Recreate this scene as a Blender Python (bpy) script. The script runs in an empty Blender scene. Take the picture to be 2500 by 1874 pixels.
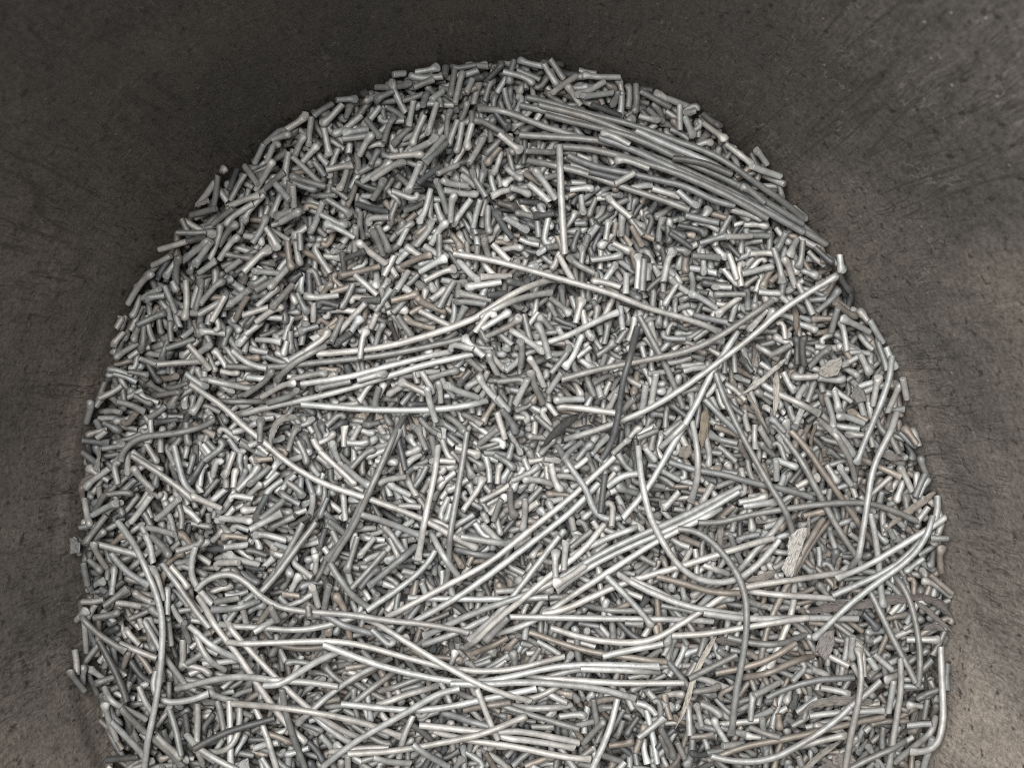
import bpy, math, random
import numpy as np

random.seed(11)
rng = np.random.default_rng(11)
S = 0.0004                      # metres per photo pixel on the reference plane (heap surface)
CAM_H = 3000.0                  # camera height over that plane, in the same pixel units

scene = bpy.context.scene
# ------------------------------------------------------------------ camera
cam_data = bpy.data.cameras.new('camera')
cam = bpy.data.objects.new('camera', cam_data)
scene.collection.objects.link(cam)
scene.camera = cam
cam.location = (0, 0, CAM_H * S)
cam.rotation_euler = (0, 0, 0)
cam_data.sensor_width = 36.0
cam_data.lens = 36.0 * CAM_H / 2500.0
cam_data.clip_start = 0.01
cam_data.clip_end = 50.0
cam_data.dof.use_dof = True
cam_data.dof.focus_distance = (CAM_H - 10) * S
cam_data.dof.aperture_fstop = 11
# ------------------------------------------------------------------ light
world = bpy.data.worlds.new('World')
scene.world = world
world.use_nodes = True
bgn = world.node_tree.nodes['Background']
bgn.inputs[0].default_value = (0.95, 0.98, 1.0, 1)
bgn.inputs[1].default_value = 0.03


def area(name, loc, target, size, watts, col):
    l = bpy.data.lights.new(name, 'AREA')
    l.shape = 'DISK'
    l.size = size
    l.energy = watts
    l.color = col
    o = bpy.data.objects.new(name, l)
    scene.collection.objects.link(o)
    o.location = loc
    d = [target[i] - loc[i] for i in range(3)]
    from mathutils import Vector
    o.rotation_euler = Vector(d).to_track_quat('-Z', 'Y').to_euler()
    return o


lamp = area('softbox_lamp', (-0.20, 0.25, 1.85), (0.03, -0.08, 0), 0.95, 14.9, (1.0, 0.985, 0.96))
lamp.data.spread = math.radians(74)
scene.view_settings.view_transform = 'Standard'
scene.view_settings.look = 'None'
scene.view_settings.gamma = 1.0
scene.view_settings.use_curve_mapping = False
scene.view_settings.exposure = 0.0
scene.render.engine = 'CYCLES'
scene.cycles.max_bounces = 3
scene.cycles.diffuse_bounces = 0
scene.cycles.glossy_bounces = 1
scene.cycles.use_denoising = False
scene.cycles.filter_width = 1.15

# ------------------------------------------------------------------ materials


def new_mat(name):
    m = bpy.data.materials.new(name)
    m.use_nodes = True
    nt = m.node_tree
    nt.nodes.clear()
    out = nt.nodes.new('ShaderNodeOutputMaterial')
    p = nt.nodes.new('ShaderNodeBsdfPrincipled')
    nt.links.new(p.outputs[0], out.inputs[0])
    return m, nt, p


def noise(nt, vec, scale, detail=3.0, rough=0.55, dist=0.0):
    n = nt.nodes.new('ShaderNodeTexNoise')
    n.inputs['Scale'].default_value = scale
    n.inputs['Detail'].default_value = detail
    n.inputs['Roughness'].default_value = rough
    n.inputs['Distortion'].default_value = dist
    nt.links.new(vec, n.inputs['Vector'])
    return n.outputs['Fac']


def ramp(nt, fac, stops):
    r = nt.nodes.new('ShaderNodeValToRGB')
    el = r.color_ramp.elements
    el[0].position, el[0].color = stops[0][0], (*stops[0][1], 1)
    el[1].position, el[1].color = stops[-1][0], (*stops[-1][1], 1)
    for s, c in stops[1:-1]:
        e = el.new(s)
        e.color = (*c, 1)
    nt.links.new(fac, r.inputs[0])
    return r.outputs[0]


def g(v):
    return (v, v, v)


def mix(nt, fac, a, b, mode='MIX'):
    n = nt.nodes.new('ShaderNodeMix')
    n.data_type = 'RGBA'
    n.blend_type = mode
    for sock, val in ((n.inputs[0], fac), (n.inputs[6], a), (n.inputs[7], b)):
        if isinstance(val, (int, float)):
            sock.default_value = val
        elif isinstance(val, tuple):
            sock.default_value = (*val, 1)
        else:
            nt.links.new(val, sock)
    return n.outputs[2]


def math_n(nt, op, a, b=0.0, clamp=False):
    n = nt.nodes.new('ShaderNodeMath')
    n.operation = op
    n.use_clamp = clamp
    for i, v in ((0, a), (1, b)):
        if isinstance(v, (int, float)):
            n.inputs[i].default_value = v
        else:
            nt.links.new(v, n.inputs[i])
    return n.outputs[0]


def bump(nt, height, strength, dist, normal=None):
    b = nt.nodes.new('ShaderNodeBump')
    b.inputs['Strength'].default_value = strength
    b.inputs['Distance'].default_value = dist
    nt.links.new(height, b.inputs['Height'])
    if normal is not None:
        nt.links.new(normal, b.inputs['Normal'])
    return b.outputs['Normal']


def rod_material():
    m, nt, p = new_mat('satin_grey_metal')
    at = nt.nodes.new('ShaderNodeAttribute')
    at.attribute_name = 'tint'
    geo = nt.nodes.new('ShaderNodeNewGeometry')
    pos = geo.outputs['Position']
    n1 = noise(nt, pos, 95, 3)
    n2 = noise(nt, pos, 900, 4, 0.65)
    n3 = noise(nt, pos, 28, 2)
    blot = ramp(nt, n1, [(0.3, g(0.72)), (0.7, g(1.14))])
    c = mix(nt, 1.0, at.outputs['Color'], blot, 'MULTIPLY')
    # brown tarnish smears here and there
    brown = ramp(nt, n3, [(0.56, g(0.0)), (0.76, g(0.45))])
    c = mix(nt, brown, c, (0.18, 0.150, 0.125))
    # tiny dark pits
    pits = ramp(nt, n2, [(0.30, g(0.45)), (0.38, g(1.0))])
    c = mix(nt, 1.0, c, pits, 'MULTIPLY')
    nt.links.new(c, p.inputs['Base Color'])
    torn = at.outputs['Alpha']
    met = math_n(nt, 'MULTIPLY_ADD', torn, -0.26)
    met.node.inputs[2].default_value = 0.30
    nt.links.new(met, p.inputs['Metallic'])
    ro = math_n(nt, 'MULTIPLY_ADD', torn, 0.3)
    ro.node.inputs[2].default_value = 0.52
    nt.links.new(ro, p.inputs['Roughness'])
    fine = math_n(nt, 'MULTIPLY', noise(nt, pos, 1500, 3, 0.7), 0.25)
    grain = math_n(nt, 'MULTIPLY', noise(nt, pos, 700, 5, 0.8), math_n(nt, 'MULTIPLY', torn, 3.0))
    h = math_n(nt, 'ADD', fine, grain)
    h = math_n(nt, 'ADD', h, math_n(nt, 'MULTIPLY', noise(nt, pos, 230, 2), 0.6))
    nt.links.new(bump(nt, h, 0.75, 0.0008), p.inputs['Normal'])
    return m


def bark_material():
    m, nt, p = new_mat('dry_torn_bark')
    at = nt.nodes.new('ShaderNodeAttribute')
    at.attribute_name = 'tint'
    uv = nt.nodes.new('ShaderNodeUVMap')
    mp = nt.nodes.new('ShaderNodeMapping')
    mp.inputs['Scale'].default_value = (1.0, 7.0, 1.0)
    nt.links.new(uv.outputs[0], mp.inputs[0])
    n1 = noise(nt, mp.outputs[0], 2.6, 4, 0.6, 0.3)
    n2 = noise(nt, uv.outputs[0], 3.2, 3, 0.6)
    c = mix(nt, 1.0, at.outputs['Color'], ramp(nt, n1, [(0.36, g(0.35)), (0.45, g(0.8)), (0.55, g(1.0)), (0.70, g(1.2))]), 'MULTIPLY')
    c = mix(nt, ramp(nt, n2, [(0.55, g(0.0)), (0.66, g(0.6))]), c, (0.10, 0.085, 0.068))
    c = mix(nt, 1.0, c, g(0.85), 'MULTIPLY')
    nt.links.new(c, p.inputs['Base Color'])
    p.inputs['Roughness'].default_value = 0.6
    h = math_n(nt, 'ADD', n1, math_n(nt, 'MULTIPLY', n2, 0.5))
    nt.links.new(bump(nt, h, 1.0, 0.0014), p.inputs['Normal'])
    return m


SHADE_U = 0.232 * 7200 * S       # arc position of the shade painted into the wall colour


def wall_material():
    m, nt, p = new_mat('worn_brown_grey_wall')
    uv = nt.nodes.new('ShaderNodeUVMap')       # metres: u round the wall, v up the wall
    U = uv.outputs[0]

    def stretched(sx, sy, off=0.0, rot=0.0, warp=None):
        mp = nt.nodes.new('ShaderNodeMapping')
        mp.inputs['Scale'].default_value = (sx, sy, 1)
        mp.inputs['Location'].default_value = (off, off * 1.7, off)
        mp.inputs['Rotation'].default_value = (0, 0, rot)
        nt.links.new(warp or U, mp.inputs[0])
        return mp.outputs[0]
    wn = nt.nodes.new('ShaderNodeTexNoise')
    wn.inputs['Scale'].default_value = 14
    nt.links.new(U, wn.inputs['Vector'])
    vm = nt.nodes.new('ShaderNodeVectorMath')
    vm.operation = 'MULTIPLY_ADD'
    nt.links.new(wn.outputs['Color'], vm.inputs[0])
    vm.inputs[1].default_value = (0.012, 0.02, 0)
    nt.links.new(U, vm.inputs[2])
    W = vm.outputs[0]
    big = noise(nt, stretched(1, .5), 4.5, 4, 0.6)
    mid = noise(nt, stretched(1, .45, 3), 60, 5, 0.7)
    fine = noise(nt, stretched(1, .45, 7), 260, 4, 0.8)
    c = ramp(nt, big, [(0.32, (0.34, 0.308, 0.275)), (0.50, (0.47, 0.415, 0.362)), (0.68, (0.60, 0.51, 0.43))])
    # shade of the dim upper side of the tub, painted into the wall colour
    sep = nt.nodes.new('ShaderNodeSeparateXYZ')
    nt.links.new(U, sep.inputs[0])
    arc = math_n(nt, 'ABSOLUTE', math_n(nt, 'SUBTRACT', sep.outputs[0], SHADE_U))
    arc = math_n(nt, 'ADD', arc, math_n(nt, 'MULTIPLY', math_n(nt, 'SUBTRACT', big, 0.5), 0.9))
    wall_shade = ramp(nt, arc, [(0.28, g(1.0)), (0.74, g(0.0))])
    c = mix(nt, math_n(nt, 'MULTIPLY', wall_shade, 0.66), c, (0.060, 0.059, 0.057))
    c = mix(nt, 1.0, c, ramp(nt, mid, [(0.32, g(0.68)), (0.48, g(0.97)), (0.7, g(1.16))]), 'MULTIPLY')
    c = mix(nt, 1.0, c, ramp(nt, fine, [(0.30, g(0.45)), (0.5, g(1.0)), (0.70, g(1.6))]), 'MULTIPLY')

    def hairs(sx, sy, rot, off, width):
        n = noise(nt, stretched(sx, sy, off, rot, W), 1.0, 2, 0.5)
        a = math_n(nt, 'ABSOLUTE', math_n(nt, 'SUBTRACT', n, 0.5))
        return ramp(nt, a, [(width * .5, g(1.0)), (width * 1.1, g(0.0))])

    def patches(scale, lo, hi, off):
        return ramp(nt, noise(nt, stretched(1, .5, off), scale, 2), [(lo, g(0.0)), (hi, g(1.0))])
    for sx, sy, rot, off, rs in ((150, 7, .20, 2, 5), (140, 6, -.25, 8, 12), (150, 9, .5, 14, 19), (160, 8, -.6, 23, 29)):
        f = mix(nt, 1.0, hairs(sx, sy, rot, off, .013), patches(7, .46, .62, rs), 'MULTIPLY')
        c = mix(nt, math_n(nt, 'MULTIPLY', f, 0.60), c, (0.05, 0.047, 0.044))
    lightf = None
    for sx, sy, rot, off, rs in ((120, 9, .5, 31, 33), (90, 14, -.8, 41, 47)):
        f = mix(nt, 1.0, hairs(sx, sy, rot, off, .012), patches(24, .56, .63, rs), 'MULTIPLY')
        c = mix(nt, math_n(nt, 'MULTIPLY', f, 0.75), c, (0.42, 0.39, 0.33))
        lightf = f
    # a few long dark drips scratched down the wall
    n = noise(nt, stretched(34, 1.6, 71, .10), 1.0, 1, 0.4)
    a = math_n(nt, 'ABSOLUTE', math_n(nt, 'SUBTRACT', n, 0.5))
    f = mix(nt, 1.0, ramp(nt, a, [(.004, g(1.0)), (.016, g(0.0))]), patches(6, .50, .60, 77), 'MULTIPLY')
    c = mix(nt, math_n(nt, 'MULTIPLY', f, 0.5), c, (0.05, 0.047, 0.044))
    pit = ramp(nt, noise(nt, stretched(1, .5, 90), 110, 3, 0.6), [(0.33, g(0.35)), (0.40, g(1.0))])
    c = mix(nt, 1.0, c, pit, 'MULTIPLY')
    # dust specks
    vo = nt.nodes.new('ShaderNodeTexVoronoi')
    vo.inputs['Scale'].default_value = 75
    nt.links.new(stretched(1, .5, 0), vo.inputs['Vector'])
    spk = ramp(nt, vo.outputs['Distance'], [(0.06, g(1.0)), (0.11, g(0.0))])
    spk = mix(nt, 1.0, spk, patches(50, .50, .56, 60), 'MULTIPLY')
    c = mix(nt, math_n(nt, 'MULTIPLY', spk, 0.85), c, (0.50, 0.47, 0.41))
    nt.links.new(c, p.inputs['Base Color'])
    p.inputs['Metallic'].default_value = 0.0
    p.inputs['Roughness'].default_value = 0.6
    h = math_n(nt, 'ADD', math_n(nt, 'MULTIPLY', fine, 0.7), math_n(nt, 'MULTIPLY', mid, 0.7))
    h = math_n(nt, 'ADD', h, math_n(nt, 'MULTIPLY', lightf, 0.5))
    h = math_n(nt, 'ADD', h, math_n(nt, 'MULTIPLY', spk, 0.8))
    nt.links.new(bump(nt, h, 0.34, 0.0013), p.inputs['Normal'])
    return m


M_ROD = rod_material()
M_BARK = bark_material()
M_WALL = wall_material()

# ------------------------------------------------------------------ mesh helper


def make_mesh(name, V, quads, tris, tint=None, mat=None, smooth_q=True, flat_mask=None, uv=None):
    me = bpy.data.meshes.new(name)
    V = np.asarray(V, dtype=np.float32)
    quads = np.asarray(quads, dtype=np.int32).reshape(-1, 4)
    tris = np.asarray(tris, dtype=np.int32).reshape(-1, 3)
    me.vertices.add(len(V))
    me.vertices.foreach_set('co', V.ravel())
    loops = np.concatenate([quads.ravel(), tris.ravel()])
    me.loops.add(len(loops))
    me.loops.foreach_set('vertex_index', loops)
    nq, ntr = len(quads), len(tris)
    starts = np.concatenate([np.arange(nq) * 4, nq * 4 + np.arange(ntr) * 3]).astype(np.int32)
    me.polygons.add(nq + ntr)
    me.polygons.foreach_set('loop_start', starts)
    me.polygons.foreach_set('use_smooth', np.ones(nq + ntr, dtype=bool))
    if tint is not None:
        a = me.attributes.new('tint', 'FLOAT_COLOR', 'POINT')
        a.data.foreach_set('color', np.asarray(tint, dtype=np.float32).ravel())
    if uv is not None:
        l = me.uv_layers.new(name='UVMap')
        l.data.foreach_set('uv', np.asarray(uv, dtype=np.float32)[loops].ravel())
    me.update(calc_edges=True)
    me.validate()
    if mat:
        me.materials.append(mat)
    return me


def link(name, me, loc=(0, 0, 0), parent=None):
    o = bpy.data.objects.new(name, me)
    scene.collection.objects.link(o)
    o.location = loc
    if parent:
        o.parent = parent
    return o


# ------------------------------------------------------------------ the tub (wall and floor)
EX, EY = 1257 - 1250.0, 937 - 1455.0
EA, EB_TOP, EB_BOT = 1066.0, 1312.0, 1110.0
FLOOR = -135.0
WALL_TOP = 1560.0


def mid_x(y):
    '''the tub is a little out of round: its middle line leans left in the upper half'''
    t = np.clip((y - EY) / EB_TOP, 0, 1)
    return EX - 46 * np.sin(math.pi * t)


def inside(x, y, margin=0.0):
    b = np.where(y > EY, EB_TOP, EB_BOT) - margin
    a = EA - margin
    return ((x - mid_x(y)) / a) ** 2 + ((y - EY) / b) ** 2 < 1.0


def build_tub():
    root = bpy.data.objects.new('round_tub', None)
    scene.collection.objects.link(root)
    root.location = (EX * S, EY * S, FLOOR * S)
    root['label'] = 'deep dark brown-grey tub with a scuffed wall, holding the whole heap of rods'
    root['category'] = 'tub'
    n = 256
    # profile (offset outward, z): inside wall, rolled rim, outside wall
    prof = [(0, FLOOR - 4)] + [(6 * math.sin(z * .004), z) for z in np.linspace(FLOOR + 4, WALL_TOP, 46)]
    for a in np.linspace(0, math.pi, 9)[1:]:
        prof.append((22 - 22 * math.cos(a), WALL_TOP + 22 * math.sin(a)))
    prof.append((40, FLOOR - 20))
    V, uv = [], []
    th = np.linspace(0, 2 * math.pi, n, endpoint=False)
    th = np.linspace(0, 2 * math.pi, n + 1) - math.pi / 2
    n1 = n + 1
    for off, z in prof:
        wob = 5 * np.sin(3 * th + z * .002) + 3 * np.sin(7 * th - z * .004)
        b = np.where(np.sin(th) > 0, EB_TOP, EB_BOT)
        x = (EA + off + wob * (z > FLOOR + 200)) * np.cos(th)
        y = (b + off) * np.sin(th)
        x = x + mid_x(y + EY) - EX
        V.append(np.stack([x * S, y * S, np.full(n1, (z - FLOOR) * S)], 1))
        uv.append(np.stack([th / (2 * math.pi) * 7200 * S, np.full(n1, z * S)], 1))
    V = np.concatenate(V)
    uv = np.concatenate(uv)
    Q = []
    for i in range(len(prof) - 1):
        for j in range(n):
            k = j + 1
            Q.append((i * n1 + k, i * n1 + j, (i + 1) * n1 + j, (i + 1) * n1 + k))
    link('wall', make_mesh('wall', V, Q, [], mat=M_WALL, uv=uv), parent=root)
    # floor disc
    th = th[:-1]
    V, T = [(0, 0, 0)], []
    for r in (0.5, 1.004):
        for t in th:
            b = EB_TOP if math.sin(t) > 0 else EB_BOT
            V.append(((r * EA * math.cos(t) + float(mid_x(r * b * math.sin(t) + EY)) - EX) * S, r * b * math.sin(t) * S, 0))
    Q = []
    for j in range(n):
        k = (j + 1) % n
        T.append((0, 1 + j, 1 + k))
        Q.append((1 + j, 1 + n + j, 1 + n + k, 1 + k))
    V = np.array(V)
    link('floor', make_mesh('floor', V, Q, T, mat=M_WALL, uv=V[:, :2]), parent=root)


build_tub()

# ------------------------------------------------------------------ height field on which everything comes to rest
CELL = 3.0
GX0, GY0 = -1120.0, -1660.0
NX, NY = 760, 860
HM = np.full((NX, NY), FLOOR, dtype=np.float64)
ID = np.full((NX, NY), -1, dtype=np.int32)
_k = 4
OX, OY = np.meshgrid(np.arange(-_k, _k + 1), np.arange(-_k, _k + 1), indexing='ij')
OX, OY = OX.ravel(), OY.ravel()


def cells(P, R):
    fx = (P[:, 0] - GX0) / CELL
    fy = (P[:, 1] - GY0) / CELL
    ix, iy = np.round(fx).astype(int), np.round(fy).astype(int)
    cx = np.clip(ix[:, None] + OX[None], 0, NX - 1)
    cy = np.clip(iy[:, None] + OY[None], 0, NY - 1)
    d2 = ((cx - fx[:, None]) ** 2 + (cy - fy[:, None]) ** 2) * CELL * CELL
    s2 = (R[:, None] ** 2) - d2
    ok = s2 > 0
    return cx, cy, np.sqrt(np.maximum(s2, 0)), ok


def need(P, R):
    cx, cy, s, ok = cells(P, R)
    return np.where(ok, HM[cx, cy] + s, -1e9).max(1)


def deposit(P, R, z, idn):
    cx, cy, s, ok = cells(P, R)
    top = z[:, None] + s
    m = ok.ravel()
    lin = (cx * NY + cy).ravel()[m]
    tv = top.ravel()[m]
    flat = HM.ravel()
    up = tv > flat[lin]
    lin, tv = lin[up], tv[up]
    o = np.argsort(tv, kind='stable')
    lin, tv = lin[o], tv[o]
    flat[lin] = tv
    ID.ravel()[lin] = idn


BS = np.linspace(-0.5, 0.5, 17)


def rest_line(t, f):
    A = (f[None] - BS[:, None] * t[None]).max(1) + np.abs(BS) * 3
    i = int(A.argmin())
    return A[i] - abs(BS[i]) * 3, BS[i]


def hollow(x, y, px, py, sx, sy, d, rot=0.0):
    dx, dy = x - (px - 1250), y - (937 - py)
    c, s_ = math.cos(rot), math.sin(rot)
    u, v = dx * c + dy * s_, -dx * s_ + dy * c
    return -1.8 * d * np.exp(-(u / sx) ** 2 - (v / sy) ** 2)


def target(x, y):
    t = 0.0 * x
    py = 937 - y
    t = t + 26 * np.exp(-((x + 150) / 620) ** 2 - ((py - 560) / 330) ** 2)
    t = t + hollow(x, y, 960, 1015, 300, 45, 62)
    t = t + hollow(x, y, 640, 985, 130, 40, 40)
    t = t + hollow(x, y, 1430, 1040, 170, 45, 66, 0.25)
    t = t + hollow(x, y, 1210, 1395, 160, 80, 42)
    t = t + hollow(x, y, 1560, 380, 240, 26, 38, -0.45)
    t = t + hollow(x, y, 1830, 880, 90, 60, 50)
    t = t + hollow(x, y, 2040, 1090, 80, 60, 55)
    t = t + hollow(x, y, 2030, 1330, 130, 80, 50)
    t = t + hollow(x, y, 1560, 1260, 120, 50, 35)
    t = t + hollow(x, y, 850, 660, 110, 60, 30)
    t = t + hollow(x, y, 480, 1730, 130, 90, 40)
    t = t + hollow(x, y, 980, 1600, 420, 60, 45)
    t = t + hollow(x, y, 1350, 720, 120, 50, 34)
    t = t - 90 * np.clip((py - 1900) / 350, 0, 1)
    return t


gx = GX0 + np.arange(NX) * CELL
gy = GY0 + np.arange(NY) * CELL
GX, GY = np.meshgrid(gx, gy, indexing='ij')
TG = target(GX, GY)
INS = inside(GX, GY, 12 + 10 * np.sin(GX * .031) * np.sin(GY * .027 + 1)) & (937 - GY < 2240)
HM[~inside(GX, GY, 0)] = -14.0

TONES = {'w': (0.42, 0.418, 0.404), 'l': (0.35, 0.351, 0.342), 'm': (0.21, 0.212, 0.207), 'd': (0.095, 0.098, 0.098), 'b': (0.23, 0.205, 0.180)}


def tone_rgb(t, r=None):
    r = r or random
    c = TONES[t]
    k = r.uniform(0.88, 1.12)
    w = r.uniform(-0.025, 0.035)
    return (c[0] * k * (1 + w), c[1] * k, c[2] * k * (1 - w))


def resample(pts, step):
    pts = np.asarray(pts, float)
    if len(pts) > 2:      # Catmull-Rom
        P = np.vstack([2 * pts[0] - pts[1], pts, 2 * pts[-1] - pts[-2]])
        out = []
        for i in range(1, len(P) - 2):
            for t in np.linspace(0, 1, 9)[:-1]:
                a, b, c, d = P[i - 1], P[i], P[i + 1], P[i + 2]
                out.append(0.5 * (2 * b + (c - a) * t + (2 * a - 5 * b + 4 * c - d) * t * t + (3 * b - a - 3 * c + d) * t ** 3))
        out.append(P[-2])
        pts = np.array(out)
    seg = np.r_[0, np.cumsum(np.linalg.norm(np.diff(pts, axis=0), axis=1))]
    L = seg[-1]
    n = max(4, int(L / step) + 1)
    s = np.linspace(0, L, n)
    return np.stack([np.interp(s, seg, pts[:, 0]), np.interp(s, seg, pts[:, 1])], 1), s, L


def make_item(pts, kind, tone, end0='c', end1='c', r=7.4, traced=False):
    P, s, L = resample(pts, 4.0)
    R = np.full(len(s), r)
    R[:1] = r * .9
    if end1 in 'kr':
        R = R + (r * .28) * np.clip((s - (L - 3.4 * r)) / (2 * r), 0, 1)
    if end0 in 'kr':
        R = R + (r * .28) * np.clip((3.4 * r - s) / (2 * r), 0, 1)
    return dict(P=P, s=s, L=L, R=R, r=r, kind=kind, tone=tone, e0=end0, e1=end1, traced=traced, rgb=tone_rgb(tone))


def settle_stub(it, commit, sink=1.2):
    f = need(it['P'], it['R'])
    t = it['s'] - it['L'] / 2
    a, b = rest_line(t, f)
    if commit is not None:
        it['z'] = a + b * t - sink
        deposit(it['P'], it['R'], it['z'], commit)
    return a, b


def settle_rod(it, idn):
    f = need(it['P'], it['R'])
    s = it['s']
    hull = [0]
    for i in range(1, len(s)):
        while len(hull) >= 2:
            x0, x1 = hull[-2], hull[-1]
            if (f[x1] - f[x0]) * (s[i] - s[x0]) <= (f[i] - f[x0]) * (s[x1] - s[x0]):
                hull.pop()
            else:
                break
        hull.append(i)
    z = np.interp(s, s[hull], f[hull])
    k = min(len(z) // 2 * 2 - 1, 15)
    if k >= 3:
        zp = np.r_[np.full(k // 2, z[0]), z, np.full(k // 2, z[-1])]
        z = np.convolve(zp, np.ones(k) / k, 'valid')[:len(s)]
    z = z - 2.0
    it['z'] = z
    deposit(it['P'], it['R'], z, idn)


ITEMS = []


def stub_shape(x, y, ang, L, e1, bend):
    d = np.array([math.cos(ang), math.sin(ang)])
    n = np.array([-d[1], d[0]])
    c = np.array([x, y])
    p0, p1 = c - d * L / 2, c + d * L / 2
    if e1 == 'h':
        k = 1 if bend > 0 else -1
        q = c + d * L * 0.22
        h = [q + d * (L * .16) + n * k * 1.5, q + d * (L * .24) + n * k * 9, q + d * (L * .14) + n * k * 17]
        return [p0, c - d * L * .1, q] + h
    if e1 in 'kr':
        return [p0, c + d * L * 0.12 + n * bend * 0.25, p1 + n * bend]
    return [p0, c + n * bend * .3, p1]


def random_tone(x, y):
    py, px = 937 - y, x + 1250
    brown = 0.07 + 0.10 * (px > 1750) * (py > 700) + 0.10 * math.exp(-((px - 900) / 260) ** 2 - ((py - 660) / 160) ** 2) + .05 * (py > 1500)
    dark = 0.10 + 0.10 * math.exp(-((px - 1600) / 500) ** 2 - ((py - 480) / 130) ** 2)
    u = random.random()
    if u < brown:
        return 'b'
    if u < brown + dark:
        return 'd'
    if u < brown + dark + 0.34:
        return 'm'
    return 'w' if random.random() < 0.22 else 'l'


def random_stub(x, y):
    u = random.random()
    e1 = 'k' if u < 0.42 else ('r' if u < 0.66 else ('h' if u < 0.73 else 'c'))
    L = random.uniform(40, 66) if random.random() < .85 else random.uniform(30, 54)
    if 937 - y > 1450 and random.random() < .3:
        L *= random.uniform(1.2, 2.2)
    if random.random() < .62:       # neighbours tend to lie alike, as poured
        ang = 2.2 * math.sin(x * .0105 + 1.3) * math.cos(y * .0092) + 1.4 * math.sin((x + y) * .006) + random.gauss(.8, .42) + random.choice((0, math.pi))
    else:
        ang = random.uniform(0, 2 * math.pi)
    bend = random.uniform(-1, 1) * L * 0.24
    return L, ang, e1, bend


def fill():
    """drop stubs one after another into the lowest places until the target surface is reached"""
    NB = 6
    cx = NX // NB
    misses = 0
    for sweep in range(60):
        deficit = np.where(INS, TG - 7.0 - HM, -1)
        bx, by = NX // 8, NY // 8
        D = deficit[:bx * 8, :by * 8].reshape(bx, 8, by, 8).mean((1, 3))
        cand = np.argwhere(D > 7.0)
        if len(cand) < 25:
            break
        np.random.RandomState(sweep).shuffle(cand)
        cand = cand[: max(60, len(cand) // 3)]
        for (i, j) in cand:
            x0, y0 = GX0 + (i * 8 + 4) * CELL, GY0 + (j * 8 + 4) * CELL
            best = None
            outside = 937 - y0 > 1990
            for c in range(2 if outside else 4):
                x, y = x0 + random.uniform(-12, 12), y0 + random.uniform(-12, 12)
                L, ang, e1, bend = random_stub(x, y)
                pts = stub_shape(x, y, ang, L, e1, bend)
                P = np.array(pts)
                if not inside(P[:, 0], P[:, 1], 10).all():
                    continue
                it = make_item(pts, 'stub', 'l', 'c', e1, r=random.uniform(6.6, 8.0))
                a, b = settle_stub(it, None)
                a += 26 * abs(b)
                if D[i, j] < 26:       # the last pieces lie where they fall, bridging the gaps below
                    a = 30 * abs(b) + (12 if it['L'] < 50 else 0) + random.uniform(0, 10)
                if best is None or a < best[0]:
                    best = (a, it)
            if best is None:
                continue
            it = best[1]
            it['tone'] = random_tone(x0, y0)
            it['rgb'] = tone_rgb(it['tone'])
            settle_stub(it, len(ITEMS), 1.6)
            ITEMS.append(it)


fill()
N_FILL = len(ITEMS)

# ------------------------------------------------------------------ where single rods and stubs lie (read off the photograph in ten crops)
TILES = {1: (1100, 100, 2.764), 2: (200, 700, 2.764), 3: (900, 500, 2.764), 4: (1600, 500, 2.764), 5: (150, 1274, 2.764),
         6: (800, 1000, 2.764), 7: (1600, 1000, 2.764), 8: (1600, 1274, 2.764), 9: (850, 1274, 2.764),
         10: (600, 150, 3.685), 11: (250, 350, 3.685), 12: (750, 450, 3.685), 13: (150, 1000, 3.685)}


def to_ground(tile, x, y, win=4):
    ox, oy, s = TILES[tile]
    X, Y = ox + x / s - 1250, 937 - (oy + y / s)
    z = 0.0
    for _ in range(2):
        k = (CAM_H - z) / CAM_H
        i = int(np.clip((X * k - GX0) / CELL, win, NX - win - 1))
        j = int(np.clip((Y * k - GY0) / CELL, win, NY - win - 1))
        z = max(-25.0, float(HM[i - win:i + win + 1, j - win:j + win + 1].mean()) + 6)
    k = (CAM_H - z) / CAM_H
    return pull_in(X * k, Y * k)


def pull_in(X, Y, margin=11.0):
    '''keep a point on the inner side of the tub wall'''
    for _ in range(60):
        if inside(X, Y, margin):
            break
        X, Y = EX + (X - EX) * .997, EY + (Y - EY) * .997
    return X, Y


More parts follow.
